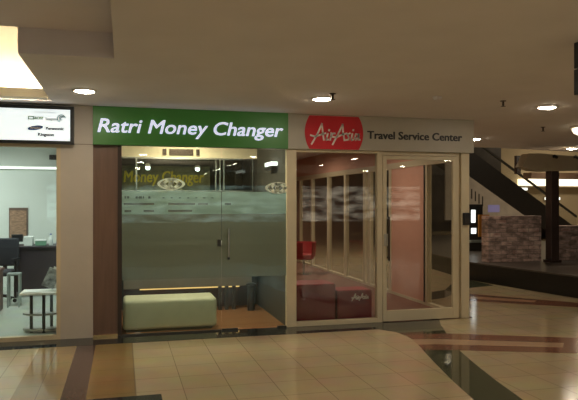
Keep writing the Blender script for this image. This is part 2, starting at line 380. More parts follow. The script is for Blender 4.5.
# ------------------------------------------------------------------ left shop window
w = thing('window_1', (-2.4, 0.05, 0), kind='structure')
obj('frame', MB().box(-4.2, -0.70, 0.0, 0.08, 0.003, 0.055).box(-4.2, -0.70, 0.0, 0.08, 2.262, 2.30).box(-0.745, -0.70, 0.0, 0.08, 0.055, 2.262).box(-2.3, -2.25, 0.0, 0.08, 0.055, 2.262), M['frame'], w)
obj('pane', MB().box(-4.2, -2.3, 0.035, 0.045, 0.055, 2.262).box(-2.25, -0.745, 0.035, 0.045, 0.055, 2.262), M['glass_teal'], w)

# lightbox over the left shop
t = thing('lightbox_sign', (-1.75, -0.10, 2.30), 'black framed white lightbox with faint brand logos above the left shop window', 'sign')
obj('frame', MB().box(-3.2, -0.545, -0.10, 0.0, 2.695, 2.735).box(-3.2, -0.545, -0.10, 0.0, 2.298, 2.33).box(-0.585, -0.545, -0.10, 0.0, 2.33, 2.695).box(-3.2, -3.16, -0.10, 0.0, 2.33, 2.695).box(-3.16, -0.585, -0.03, 0.0, 2.33, 2.695), M['black'], t)
face = obj('lit_face', MB().box(-3.16, -0.585, -0.09, -0.03, 2.33, 2.695), M['screen'], t)
yl = -0.093
obj('heading_text', text_mb('authorized dealer', -0.98, -0.74, 2.648, 2.672, yl, 0.002), M['ink_grey'], t)
g = MB()
g.ribbon([(-1.04, 2.605), (-0.985, 2.605), (-0.985, 2.575), (-1.04, 2.575), (-1.04, 2.605)], 0.012, yl, yl + 0.002)
obj('green_logo', g, M['ink_green'], t)
obj('green_text', text_mb('acer', -0.975, -0.875, 2.575, 2.62, yl, 0.002, bold=0.04), M['ink_green'], t)
obj('grey_text', text_mb('Seagate', -0.855, -0.73, 2.568, 2.60, yl, 0.002, bold=0.03), M['ink_grey'], t)
sw = MB()
for rr, a0, a1, ox in ((0.045, 0.2, 4.2, 0), (0.03, 0.6, 4.0, 0.004), (0.018, 1.0, 4.4, 0.008)):
    sw.ribbon([(-0.68 + ox + rr * math.cos(a0 + (a1 - a0) * k / 10), 2.59 + rr * math.sin(a0 + (a1 - a0) * k / 10)) for k in range(11)], 0.010, yl, yl + 0.002)
obj('swirl_logo', sw, M['ink_teal'], t)
e = [(-0.965 + 0.085 * math.cos(2 * PI * k / 24) , 2.475 + 0.026 * math.sin(2 * PI * k / 24) + 0.15 * 0.085 * math.cos(2 * PI * k / 24)) for k in range(24)]
obj('blue_oval_logo', MB().plate(e, yl, yl + 0.002), M['ink_blue'], t)
obj('oval_text', text_mb('SAMSUNG', -1.02, -0.91, 2.465, 2.485, yl - 0.002, 0.002, bold=0.02), M['logo_white'], t)
obj('black_text', text_mb('Panasonic', -0.85, -0.655, 2.458, 2.49, yl, 0.002, bold=0.05), M['black_letter'], t)
obj('bottom_text', text_mb('Kingston', -0.935, -0.765, 2.385, 2.418, yl, 0.002, bold=0.05), M['black_letter'], t)

# ------------------------------------------------------------------ green sign
t = thing('green_shop_sign', (0.86, -0.03, 2.302), 'green lit shop sign reading Ratri Money Changer above the frosted glass front', 'sign')
obj('sign_box', MB().box(-0.333, 2.057, -0.052, 0.018, 2.302, CZ - 0.002), M['green_side'], t)
obj('sign_face', MB().box(-0.333, 2.057, -0.06, -0.052, 2.303, CZ - 0.003), M['green_sign'], t)
obj('lettering', text_mb('Ratri Money Changer', -0.277, 1.985, 2.452, 2.612, -0.082, 0.022, shear=0.22, bold=0.012), M['sign_letter'], t)

# white travel sign
t = thing('white_shop_sign', (3.39, -0.03, 2.302), 'white shop sign with red logo reading Travel Service Center above the glass door', 'sign')
obj('sign_box', MB().box(2.058, 4.735, -0.045, 0.018, 2.302, CZ - 0.002), M['white_sign'], t, bevel=0.004)
ex, ez, R = 2.684, 2.525, 0.402
zt, zb = 2.742, 2.308
pl = []
a0 = math.asin((zt - ez) / R)
for k in range(17): a = -a0 + 2 * a0 * k / 16; pl.append((ex + R * math.cos(a), ez + R * math.sin(a)))
for k in range(17): a = PI - a0 + 2 * a0 * k / 16; pl.append((ex + R * math.cos(a), ez + R * math.sin(a)))
lg = obj('red_logo', MB().plate(pl, -0.052, -0.0452), M['red_logo'], t)
def air(x, z, s, y, m, parent, w=0.022, name='script_lettering'):
    """brush script: pixel-like units, s metres per unit, origin x,z"""
    st = [[(0, 0), (6, 10), (11, 21)], [(11, 21), (12, 12), (13, 4.5)], [(-1, 9), (4, 7.6), (10, 10), (15, 11.5)],
          [(17.5, 11), (16, 6.5), (16, 4.5), (18, 5)], [(18.6, 14.2), (19, 15)], [(21, 12), (20, 4.5)], [(20.5, 8), (23, 11.5), (25, 11.5)],
          [(22.5, 0), (28, 10), (33.5, 21)], [(33.5, 21), (34, 12), (35.5, 4.5)], [(22, 8), (27, 7.6), (33, 10.5), (38, 12)],
          [(41.5, 12), (38.8, 11), (40.2, 8), (40, 5.5), (37, 5)], [(44, 11.5), (43, 6.5), (43.4, 5), (45, 5.6)], [(45, 15), (45.3, 15.8)],
          [(51, 11), (48, 11.5), (46.6, 7.5), (47.8, 5.4), (50.4, 8.5), (51.4, 11.5), (50.8, 5.6), (52.5, 5.6)]]
    mb = MB()
    for q in st: mb.ribbon([(x + u * s, z + v * s) for u, v in q], w, y, y + 0.004)
    return obj(name, mb, m, parent)
air(2.372, 2.37, 0.0127, -0.057, M['logo_white'], t)
obj('lettering', text_mb('Travel Service Center', 3.150, 4.545, 2.462, 2.562, -0.050, 0.006, bold=0.028), M['black_letter'], t)

# ------------------------------------------------------------------ money changer glass front
w = thing('window_2', (0.6, 0.02, 0), kind='structure')
obj('pane', MB().box(0.0, 1.205, 0.0, 0.012, 0.02, 2.30), M['glass_green'], w)
obj('floor_channel', MB().box(0.0, 1.205, -0.006, 0.02, 0.003, 0.02), M['dark_metal'], w)
def filmsheet(x0, x1, holes):
    """frosted sheet between x0 and x1 with clear slots"""
    mb = MB(); rows = [(1.470, 1.497), (1.522, 1.583), (1.607, 1.748)]
    for a, b in rows: mb.box(x0, x1, 0.0125, 0.0138, a, b)
    for (za, zb), sl in holes:
        cur = x0
        for sa, sb in sl:
            if sa > cur: mb.box(cur, sa, 0.0125, 0.0138, za, zb)
            cur = sb
        if cur < x1: mb.box(cur, x1, 0.0125, 0.0138, za, zb)
    return mb
obj('frosted_film', MB().box(0.0, 1.205, 0.0125, 0.0138, 0.672, 1.469), M['film'], w)
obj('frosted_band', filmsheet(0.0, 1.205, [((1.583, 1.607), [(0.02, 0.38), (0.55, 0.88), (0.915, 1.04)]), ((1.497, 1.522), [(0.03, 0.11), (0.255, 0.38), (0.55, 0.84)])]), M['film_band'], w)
mk = MB()
for a, b in ((0.03, 0.05), (0.06, 0.085), (0.16, 0.185), (0.195, 0.235), (0.245, 0.26), (0.31, 0.335)): mk.box(a, b, -0.0022, -0.001, 1.662, 1.69)
for k in range(7): mk.box(0.48 + k * 0.1, 0.505 + k * 0.1, -0.0022, -0.001, 1.665, 1.678)
obj('film_markings', mk, M['film_mark'], w)
def decal(cx, cz, parent, clip=None):
    mb = MB(); y0, y1 = -0.0035, -0.0015
    A, B = 0.15, 0.075
    def lens(k, s): a = 2 * PI * k / 40; return (cx + A * s * math.cos(a) * (1 + 0.12 * abs(math.cos(a)) ** 3), cz + B * s * math.sin(a))
    for k in range(40):
        p = [lens(k, 1), lens(k + 1, 1), lens(k + 1, 0.78), lens(k, 0.78)]
        if clip and max(q[0] for q in p) > clip: continue
        mb.plate(p, y0, y1)
    for sg in (-1, 1):
        q = [(cx + sg * 0.035, cz + 0.05), (cx + sg * 0.10, cz), (cx + sg * 0.035, cz - 0.05)]
        if not clip or max(a for a, b in q) < clip: mb.ribbon(q, 0.034, y0, y1)
    mb.ribbon([(cx - 0.02, cz - 0.05), (cx - 0.02, cz + 0.05), (cx + 0.018, cz + 0.045), (cx + 0.02, cz + 0.012), (cx - 0.015, cz), (cx + 0.022, cz - 0.05)], 0.024, y0, y1)
    return obj('oval_decal', mb, M['decal'], parent)
decal(0.585, 1.842, w)
obj('lock_box', MB().box(1.155, 1.197, -0.03, -0.001, 1.065, 1.15), M['dark_metal'], w, bevel=0.004)

d = thing('door_1', (1.63, 0.01, 0), kind='structure')
obj('pane', MB().box(1.212, 2.05, 0.0, 0.012, 0.028, 2.295), M['glass_green'], d)
obj('bottom_patch', MB().box(1.212, 1.42, -0.008, 0.02, 0.004, 0.028).box(1.93, 2.05, -0.008, 0.02, 0.004, 0.028), M['dark_metal'], d)
obj('frosted_film', MB().box(1.214, 2.048, 0.0125, 0.0138, 0.672, 1.469), M['film'], d)
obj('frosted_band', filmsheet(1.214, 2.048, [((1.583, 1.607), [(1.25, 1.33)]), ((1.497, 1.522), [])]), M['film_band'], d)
decal(1.935, 1.80, d, clip=2.05)
hd = obj('door_handle', MB().rod((1.292, -0.05, 0.925), (1.292, -0.05, 1.29), 0.013).rod((1.292, -0.05, 0.96), (1.292, 0.0, 0.96), 0.009).rod((1.292, -0.05, 1.25), (1.292, 0.0, 1.25), 0.009), M['steel'], d, smooth=True)
obj('end_cap', MB().rod((1.292, -0.05, 0.90), (1.292, -0.05, 0.93), 0.018), M['black'], hd)

# interior of the money changer
BY = 1.9
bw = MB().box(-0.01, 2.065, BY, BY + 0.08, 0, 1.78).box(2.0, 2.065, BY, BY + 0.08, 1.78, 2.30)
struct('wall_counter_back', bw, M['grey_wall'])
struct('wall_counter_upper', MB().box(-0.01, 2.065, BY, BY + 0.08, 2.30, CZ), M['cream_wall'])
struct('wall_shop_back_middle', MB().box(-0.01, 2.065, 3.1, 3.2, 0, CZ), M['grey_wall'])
w = thing('window_3', (1.1, BY, 1.78), kind='structure')
fm = MB().box(-0.01, 2.0, BY - 0.02, BY + 0.06, 2.275, 2.30).box(-0.01, 2.0, BY - 0.02, BY + 0.06, 1.78, 1.80).box(0.20, 0.222, BY - 0.02, BY + 0.06, 1.80, 2.275).box(1.98, 2.0, BY - 0.02, BY + 0.06, 1.80, 2.275)
for x in (1.41, 1.475, 1.535): fm.box(x - 0.008, x + 0.008, BY - 0.015, BY + 0.03, 1.80, 2.275)
obj('frame', fm, M['steel'], w)
obj('pane', MB().box(-0.01, 1.98, BY + 0.03, BY + 0.038, 1.80, 2.275), M['glass_clear'], w)
t = thing('yellow_board', (0.75, 2.5, 1.7), 'olive board with yellow Money Changer lettering seen through the counter window', 'board')
obj('board_panel', MB().box(0.0, 1.40, 2.50, 2.53, 1.72, 2.20), M['olive'], t)
obj('lettering', text_mb('Money Changer', 0.03, 1.30, 1.94, 2.12, 2.492, 0.007, shear=0.1, bold=0.02), M['yellow_letter'], t)
obj('top_rail', MB().box(0.0, 1.40, 2.49, 2.54, 2.201, 2.23), M['dark_metal'], t)
for x in (0.08, 1.37): obj('end_post', MB().box(x - .02, x + .02, 2.495, 2.535, 0.004, 1.72), M['dark_metal'], t)
def spot(x, y, z, lab):
    t = thing('spot_lamp', (x, y, z), lab, 'lamp', 'spot lamps behind the counter window')
    obj('drop_rod', MB().rod((0, 0, 0.06), (0, 0, CZ - z - 0.001), 0.006), M['dark_metal'], t, local=True)
    obj('lamp_hood', MB().lathe([(0.012, 0.07), (0.035, 0.06), (0.045, 0.02), (0.042, 0.02), (0.03, 0.05), (0.012, 0.06)], n=18, caps=False), M['trim_white'], t, smooth=True, local=True)
    obj('bulb', MB().lathe([(0.012, -0.028), (0.028, -0.015), (0.034, 0.0), (0.03, 0.02), (0.012, 0.035)], n=18), M['cool_lamp'], t, smooth=True, local=True)
spot(0.385, 2.1, 2.145, 'left bright spot lamp behind the counter window of the money changer')
spot(1.15, 2.1, 2.135, 'right bright spot lamp behind the counter window, near the three pale bars')
t = thing('ceiling_vent', (0.85, BY - 0.01, 2.335), 'dark slotted vent on the cream wall strip above the counter window', 'vent')
obj('vent_panel', MB().box(0.70, 1.06, BY - 0.02, BY - 0.001, 2.335, 2.43), M['dark_trim'], t)
obj('side_slot', MB().box(0.60, 0.655, BY - 0.02, BY - 0.001, 2.335, 2.43), M['dark_trim'], t)
obj('side_slot', MB().box(1.105, 1.155, BY - 0.02, BY - 0.001, 2.335, 2.43), M['dark_trim'], t)
t = thing('wall_light', (2.04, 0.95, 2.08), 'small bright wall light with a dark underside on the partition beside the glass door', 'light')
obj('lamp_body', MB().box(1.985, 2.064, 0.55, 0.95, 2.07, 2.12), M['black'], t)
obj('diffuser', MB().box(1.98, 2.064, 0.54, 0.96, 2.121, 2.175), M['kiosk_light'], t)

t = thing('service_counter', (1.0, 1.7, 0), 'dark floating service counter with a glowing strip beneath, behind the pale ottoman', 'counter')
obj('body', MB().box(0.02, 1.90, 1.50, BY - 0.001, 0.36, 0.98), M['counter'], t, bevel=0.006)
obj('worktop', MB().box(0.0, 1.93, 1.45, BY - 0.001, 0.982, 1.02), M['grey_lam'], t, bevel=0.006)
obj('back_panel', MB().box(0.02, 1.90, BY - 0.03, BY - 0.001, 0.004, 0.36), M['desk_brown'], t)
obj('light_strip', MB().box(0.25, 1.72, 1.56, 1.60, 0.335, 0.359), M['warm_led'], t)
for x in (1.42, 1.52, 1.63): obj('leg', MB().box(x - 0.025, x + 0.025, 1.51, 1.56, 0.004, 0.36), M['dark_trim'], t)
t = thing('pedestal_bin', (1.86, 1.38, 0.004), 'slim dark pedestal bin with a flat lid standing at the right end of the counter', 'bin')
obj('body', MB().lathe([(0.05, 0), (0.055, 0.01), (0.055, 0.36), (0.05, 0.37)], c=(1.86, 1.36, 0.004), n=20), M['black'], t, smooth=True)
obj('lid', MB().lathe([(0.02, 0.371), (0.075, 0.385), (0.075, 0.40), (0.05, 0.412)], c=(1.86, 1.36, 0.004), n=20), M['dark_metal'], t, smooth=True)

t = thing('ottoman_bench', (0.55, 0.5, 0.004), 'low pale cream upholstered bench behind the lower clear part of the glass', 'bench')
obj('cushion', MB().box(0.012, 1.175, 0.16, 0.66, 0.03, 0.402), M['sofa'], t, bevel=0.045, smooth=True, seg=4)
obj('base', MB().box(0.05, 1.12, 0.19, 0.63, 0.004, 0.03), M['sofa_base'], t)

# ------------------------------------------------------------------ travel centre front
fr = M['frame']
w = thing('window_4', (2.75, 0.03, 0), kind='structure')
obj('frame', MB().box(2.058, 2.185, 0.0, 0.09, 0.003, 2.302).box(2.185, 3.31, 0.0, 0.09, 0.003, 0.06).box(2.185, 3.31, 0.0, 0.09, 2.27, 2.302).box(3.31, 3.385, 0.0, 0.09, 0.003, 2.302), fr, w, bevel=0.003)
obj('pane', MB().box(2.185, 3.31, 0.04, 0.05, 0.06, 2.27), M['glass_clear'], w)
d = thing('door_2', (3.95, 0.03, 0), kind='structure')
obj('door_frame', MB().box(3.386, 4.515, 0.02, 0.09, 2.252, 2.302).box(4.565, 4.69, 0.0, 0.09, 0.003, 2.302).box(4.515, 4.565, 0.045, 0.09, 0.003, 2.302), fr, d, bevel=0.003)
lf = obj('door_leaf', MB().box(3.392, 3.446, 0.0, 0.045, 0.012, 2.245).box(4.437, 4.508, 0.0, 0.045, 0.012, 2.245).box(3.446, 4.437, 0.0, 0.045, 0.012, 0.155).box(3.446, 4.437, 0.0, 0.045, 2.195, 2.245), fr, d, bevel=0.003)
obj('pane', MB().box(3.446, 4.437, 0.018, 0.028, 0.155, 2.195), M['glass_clear'], d)
obj('lock_plate', MB().box(3.40, 3.475, -0.02, -0.001, 1.03, 1.19), M['white_sign'], d, bevel=0.006)
obj('door_handle', MB().box(3.452, 3.475, -0.045, -0.02, 0.83, 1.42).box(3.452, 3.475, -0.02, 0.018, 0.86, 0.89).box(3.452, 3.475, -0.02, 0.018, 1.36, 1.39), M['dark_trim'], d, bevel=0.003)
t = thing('access_reader', (4.63, -0.02, 1.3), 'small black access reader on the beige right jamb of the glass door', 'card reader')
obj('body', MB().box(4.585, 4.68, -0.04, -0.001, 1.30, 1.47), M['black'], t, bevel=0.008)
obj('keypad', MB().box(4.60, 4.665, -0.044, -0.041, 1.32, 1.40), M['dark_metal'], t)

# side glazing of the corner shop
SX = 4.6
w = thing('window_5', (SX + 0.04, 5, 0), kind='structure')
fm = MB().box(SX, SX + 0.08, 0.10, 9.5, 0.003, 0.05).box(SX, SX + 0.08, 0.10, 9.5, 2.20, 2.30)
mull = [1.14, 2.50, 3.06, 3.50, 3.74, 4.85, 6.0, 7.3, 8.4]
for y in mull: fm.box(SX, SX + 0.08, y - 0.05, y + 0.05, 0.05, 2.20)
obj('frame', fm, fr, w)
pn = MB(); ys = [0.10] + mull + [9.5]
for i, (a, b) in enumerate(zip(ys[:-1], ys[1:])):
    if i != 1: pn.box(SX + 0.035, SX + 0.045, a + 0.05, b - 0.05, 0.05, 2.20)
obj('pane', pn, M['glass_clear'], w)
obj('edge_strip', MB().box(SX - 0.012, SX - 0.001, 1.155, 1.185, 0.05, 2.2), M['black'], w)
struct('wall_side_pink', MB().box(SX + 0.01, SX + 0.07, 1.19, 2.45, 0.05, 2.20), M['pink_wall'])
struct('wall_side_header', MB().box(SX, SX + 0.13, 0.10, 9.5, 2.30, CZ - 0.001), M['pink_wall'])

# red boxes behind the glass
def redbox(x0, x1, y0, y1, h, lab, name='display_box'):
    t = thing(name, ((x0 + x1) / 2, (y0 + y1) / 2, 0.004), lab, 'box', 'red boxes behind the travel shop glass')
    obj('box_body', MB().box(x0, x1, y0, y1, 0.004, h), M['red_box'], t, bevel=0.012, seg=3)
    obj('top_edge', MB().box(x0 + 0.015, x1 - 0.015, y0 + 0.015, y1 - 0.015, h + 0.0005, h + 0.008), M['red_fabric'], t)
    return t
redbox(2.20, 2.815, 0.28, 0.75, 0.50, 'taller glossy red box with no logo behind the left travel shop pane')
t = redbox(2.835, 3.335, 0.25, 0.62, 0.405, 'lower glossy red box with a white script logo behind the travel shop pane')
air(3.04, 0.268, 0.0046, 0.243, M['logo_white'], t, w=0.012)

# tub chair further inside
t = thing('tub_chair', (3.95, 5.75, 0.004), 'red tub chair on a thin pedestal deep inside the travel shop', 'chair')
cxx, cyy = 3.95, 5.75
sh = MB(); n = 22
prev = None
for k in range(n):
    a = -0.35 * PI + (1.7 * PI) * k / (n - 1) + 0.1
    sh_pts = []
    for r, z in ((0.20, 0.34), (0.27, 0.42), (0.29, 0.72), (0.25, 0.72), (0.23, 0.46)): sh_pts.append((cxx + r * math.cos(a), cyy + r * math.sin(a), z))
    if prev:
        b = len(sh.v); sh.add(prev + sh_pts, [(i, i + 1, 5 + i + 1, 5 + i) for i in range(4)] + [(4, 0, 5, 9)])
    prev = sh_pts
obj('tub_back', sh, M['red_fabric'], t, smooth=True)
obj('seat', MB().lathe([(0.20, 0.335), (0.235, 0.36), (0.235, 0.44), (0.20, 0.46)], c=(cxx, cyy, 0)), M['red_fabric'], t, smooth=True)
obj('pedestal', MB().rod((cxx, cyy, 0.02), (cxx, cyy, 0.335), 0.025), M['steel'], t, smooth=True)
obj('base', MB().lathe([(0.19, 0.004), (0.19, 0.012), (0.03, 0.03)], c=(cxx, cyy, 0)), M['steel'], t, smooth=True)

# ------------------------------------------------------------------ left shop interior
t = thing('side_table', (-0.98, 0.52, 0.004), 'half round three tier side table with white top and black legs inside the left window', 'side table')
def half(cx, cy, r, n=18): return [(cx + r * math.cos(PI + PI * k / n), cy + r * 0.75 * math.sin(PI + PI * k / n)) for k in range(n + 1)]
obj('table_top', MB().box(-1.19, -0.76, 0.26, 0.64, 0.495, 0.522), M['white_lam'], t, bevel=0.005)
obj('shelf', MB().prism(half(-0.95, 0.62, 0.25), 0.215, 0.237), M['grey_lam'], t)
obj('shelf', MB().prism(half(-0.95, 0.62, 0.25), 0.02, 0.05), M['grey_lam'], t)
for x, y in ((-1.085, 0.50), (-0.935, 0.45), (-0.86, 0.60)): obj('leg', MB().rod((x, y, 0.004), (x, y, 0.495), 0.02), M['black'], t, smooth=True)
t = thing('leaflet_stack', (-1.04, 0.4, 0.522), 'flat stack of white leaflets on the side table top', 'leaflets')
obj('lower_sheets', MB().box(-1.16, -0.97, 0.28, 0.50, 0.5225, 0.530), M['paper'], t)
obj('upper_sheet', MB().box(-1.14, -0.955, 0.285, 0.50, 0.5305, 0.533), M['paper'], t)
def booklet(x, y, tilt, m, lab):
    t = thing('booklet', (x, y, 0.5575), lab, 'booklet', 'booklets leaning on the side table')
    t.rotation_euler = (0, tilt, 0.1)
    obj('cover', MB().box(-0.075, 0.075, -0.012, 0.012, 0.0, 0.24), m, t, local=True, bevel=0.002)
    obj('page_block', MB().box(-0.073, 0.073, -0.010, 0.010, 0.2405, 0.243), M['paper'], t, local=True)
    return t
booklet(-0.90, 0.50, 0.42, M['print'], 'dark printed booklet leaning on the side table, left of the other booklet')
booklet(-0.855, 0.56, 0.42, M['paper'], 'pale booklet leaning on the side table against the dark printed one')

t = thing('office_desk', (-1.42, 4.0, 0.004), 'dark back office desk with cluttered top behind the left shop window', 'desk')
obj('worktop', MB().box(-1.86, -0.80, 3.55, 4.25, 0.83, 0.87), M['desk_dark'], t, bevel=0.004)
obj('modesty_panel', MB().box(-1.72, -0.84, 3.60, 3.63, 0.10, 0.83), M['desk_dark'], t)
obj('side_panel', MB().box(-1.76, -1.72, 3.58, 4.22, 0.004, 0.83), M['desk_dark'], t)
obj('side_panel', MB().box(-0.84, -0.81, 3.58, 4.22, 0.004, 0.83), M['desk_dark'], t)
def carton(name, x0, x1, y0, y1, hgt, m, lab, cat, z=0.8705):
    t = thing(name, ((x0 + x1) / 2, (y0 + y1) / 2, z), lab, cat)
    obj('body', MB().box(x0, x1, y0, y1, z, z + hgt * .8), m, t, bevel=0.006)
    obj('lid', MB().box(x0 - .004, x1 + .004, y0 - .004, y1 + .004, z + hgt * .8 + 0.0005, z + hgt), M['paper'], t)
carton('storage_tub', -1.62, -1.48, 3.7, 3.85, 0.16, M['plastic_white'], 'white tub on the dark office desk below the tan notice', 'tub')
carton('green_carton', -1.44, -1.27, 3.7, 3.85, 0.10, M['green_box'], 'green carton with a pale lid on the dark office desk', 'carton')
carton('blue_carton', -1.10, -0.93, 3.7, 3.86, 0.12, M['blue_box'], 'blue carton at the right end of the dark office desk', 'carton')
t = thing('water_bottle', (-1.20, 3.75, 0.8705), 'slim white bottle between the green and blue cartons on the desk', 'bottle')
obj('body', MB().lathe([(0.03, 0), (0.034, 0.01), (0.034, 0.13), (0.014, 0.17), (0.014, 0.18)], c=(-1.19, 3.75, 0.8705), n=18), M['plastic_white'], t, smooth=True)
obj('cap', MB().lathe([(0.016, 0.181), (0.016, 0.20), (0.012, 0.203)], c=(-1.19, 3.75, 0.8705), n=14), M['ink_blue'], t)
t = thing('desk_monitor', (-1.80, 3.9, 0.8705), 'black monitor at the left end of the dark office desk', 'monitor')
obj('screen', MB().box(-1.845, -1.66, 3.88, 3.91, 0.93, 1.06), M['black'], t, bevel=0.004)
obj('stand', MB().box(-1.76, -1.74, 3.89, 3.905, 0.878, 0.93), M['black'], t)
obj('foot', MB().box(-1.80, -1.70, 3.85, 3.95, 0.8715, 0.878), M['black'], t)
t = thing('notice_board', (-1.80, 4.98, 0.95), 'tan paper notice with a dark edge hanging on the pale teal wall', 'notice')
obj('backing', MB().box(-2.06, -1.73, 4.975, 5.0, 0.93, 1.51), M['cork_frame'], t)
obj('sheet', MB().box(-2.045, -1.755, 4.970, 4.9745, 0.945, 1.46), M['cork'], t)
t = thing('tube_light', (-1.9, 4.95, 2.25), 'long white tube light high on the pale teal back wall', 'light')
obj('batten', MB().box(-3.4, -1.1, 4.95, 5.0, 2.245, 2.30), M['white_lam'], t)
obj('tube', MB().rod((-3.35, 4.93, 2.262), (-1.15, 4.93, 2.262), 0.017), M['kiosk_light'], t, smooth=True)
t = thing('wall_speaker', (-1.24, 4.95, 2.46), 'small dark box high in the corner of the left shop', 'speaker')
obj('body', MB().box(-1.34, -1.18, 4.90, 4.999, 2.43, 2.52), M['black'], t, bevel=0.005)
obj('grille', MB().box(-1.33, -1.19, 4.895, 4.8995, 2.44, 2.51), M['dark_metal'], t)

def office_chair(x, y, rz, lab):
    t = thing('office_chair', (x, y, 0.004), lab, 'chair'); t.rotation_euler = (0, 0, rz)
    obj('seat', MB().box(-0.25, 0.25, -0.24, 0.24, 0.44, 0.52), M['chair_black'], t, local=True, bevel=0.03, smooth=True, seg=3)
    obj('backrest', MB().box(-0.23, 0.23, 0.22, 0.29, 0.56, 1.02), M['chair_black'], t, local=True, bevel=0.03, smooth=True, seg=3)
    obj('back_strut', MB().box(-0.03, 0.03, 0.245, 0.275, 0.40, 0.60).box(-0.03, 0.03, 0.0, 0.275, 0.40, 0.435), M['black'], t, local=True)
    obj('column', MB().rod((0, 0, 0.10), (0, 0, 0.44), 0.03), M['dark_metal'], t, local=True)
    for k in range(5):
        a = 2 * PI * k / 5
        l = obj('leg', MB().rod((0.02 * math.cos(a), 0.02 * math.sin(a), 0.11), (0.27 * math.cos(a), 0.27 * math.sin(a), 0.075), 0.02, r1=0.014), M['black'], t, local=True)
        obj('caster', MB().rod((0.27 * math.cos(a) - 0.012 * math.sin(a), 0.27 * math.sin(a) + 0.012 * math.cos(a), 0.03), (0.27 * math.cos(a) + 0.012 * math.sin(a), 0.27 * math.sin(a) - 0.012 * math.cos(a), 0.03), 0.03), M['black'], l, local=True)
    for s in (-1, 1): obj('armrest', MB().box(s * 0.29 - 0.025, s * 0.29 + 0.025, -0.15, 0.12, 0.68, 0.71).box(s * 0.29 - 0.015, s * 0.29 + 0.015, -0.02, 0.02, 0.47, 0.68).box(min(0, s * 0.29), max(0, s * 0.29), -0.02, 0.02, 0.425, 0.44), M['black'], t, local=True)
    return t
office_chair(-1.93, 3.15, -0.25, 'black office chair with armrests by the left edge of the desk')
t = thing('low_stool', (-1.605, 2.625, 0.004), 'small grey metal stool with a square top in front of the office desk', 'stool')
obj('seat', MB().box(-1.70, -1.51, 2.53, 2.72, 0.50, 0.525), M['grey_metal'], t)
for x, y in ((-1.685, 2.545), (-1.525, 2.545), (-1.685, 2.705), (-1.525, 2.705)): obj('leg', MB().box(x - 0.012, x + 0.012, y - 0.012, y + 0.012, 0.004, 0.50), M['grey_metal'], t)
t = thing('front_desk', (-2.1, 2.2, 0.004), 'reddish brown desk corner at the left edge of the shop window', 'desk')
obj('worktop', MB().box(-2.75, -1.72, 1.7, 2.5, 0.60, 0.63), M['desk_brown'], t)
obj('side_panel', MB().box(-1.77, -1.74, 1.73, 2.47, 0.004, 0.60), M['desk_brown'], t)
obj('side_panel', MB().box(-2.73, -2.70, 1.73, 2.47, 0.004, 0.60), M['desk_brown'], t)
obj('modesty_panel', MB().box(-2.70, -1.77, 1.78, 1.80, 0.15, 0.60), M['desk_brown'], t)

# ------------------------------------------------------------------ ceiling fittings
def lamp(name, loc, energy, size, col=(1, 0.86, 0.66), spread=2.6, rot=(0, 0, 0)):
    l = bpy.data.lights.new(name, 'AREA'); l.shape = 'DISK'; l.size = size; l.energy = energy; l.color = col; l.spread = spread
    o = bpy.data.objects.new(name, l); COL.objects.link(o); o.location = loc; o.rotation_euler = rot
    return o
DL = None
def downlight(x, y, lab, energy=26):
    global DL
    if DL is None:
        t = thing('downlight', (x, y, CZ), lab, 'downlight', 'round ceiling downlights')
        obj('trim_ring', MB().lathe([(0.095, -0.001), (0.125, -0.001), (0.122, -0.010), (0.098, -0.012), (0.095, -0.001)], n=32, caps=False), M['trim_white'], t, local=True)
        obj('lens', MB().lathe([(0.094, -0.001), (0.094, -0.012), (0.07, -0.020)], n=32), M['lens'], t, local=True)
        DL = t
    else:
        t = copy_tree(DL); t.location = (x, y, CZ); t['label'] = lab
    return t
downlight(-0.37, -1.10, 'downlight in the ceiling near the lightbox and the lit ceiling recess')
downlight(2.13, -1.25, 'downlight in the ceiling in front of the red logo')
downlight(4.93, -1.35, 'downlight in the ceiling to the right of the white sign, nearest the hanging sign')
downlight(9.25, 3.55, 'small downlight at the far ceiling edge above the beige fascia', 16)
downlight(6.17, 2.30, 'downlight just past the right end of the white sign', 16)
for y in (-5.0, -7.6, -10.5, -13.5):  # unseen rows, added so more light bounces onto the ceiling
    for x in (-5.5, 0.5, 3.2, 5.9, 8.6):
        downlight(x, y, 'added unseen downlight in the ceiling behind the photographer')
t = thing('dome_lamp', (6.75, 0.13, CZ), 'big glowing round ceiling lamp cut by the right edge of the picture', 'lamp')
obj('base', MB().lathe([(0.23, 0.0), (0.23, -0.03), (0.20, -0.03)], c=(6.75, 0.13, CZ), n=36), M['trim_white'], t)
obj('shade', MB().lathe([(0.20, -0.031), (0.215, -0.05), (0.19, -0.10), (0.12, -0.14), (0.03, -0.18)], c=(6.75, 0.13, CZ), n=36), M['lampglow'], t, smooth=True)
SP = None
def sprinkler(x, y, lab):
    global SP
    if SP is None:
        t = thing('sprinkler', (x, y, CZ), lab, 'sprinkler', 'ceiling sprinklers')
        obj('escutcheon', MB().lathe([(0.035, 0.0), (0.035, -0.006), (0.014, -0.012)], n=16), M['dark_trim'], t, local=True)
        obj('nozzle', MB().lathe([(0.012, -0.0125), (0.012, -0.05), (0.006, -0.06)], n=12), M['dark_trim'], t, local=True)
        obj('deflector', MB().lathe([(0.028, -0.061), (0.028, -0.065), (0.01, -0.068)], n=16), M['dark_trim'], t, local=True)
        SP = t
    else:
        t = copy_tree(SP); t.location = (x, y, CZ); t['label'] = lab
    return t
sprinkler(2.14, -1.58, 'small dark sprinkler beside the middle downlight')
sprinkler(4.15, -1.62, 'small dark sprinkler left of the downlight right of the white sign')
sprinkler(6.19, 0.41, 'small dark sprinkler below the downlight on the right, by the round lamp')
t = thing('smoke_detector', (3.31, -1.66, CZ), 'faint low round smoke detector in the ceiling above the white sign', 'smoke detector')
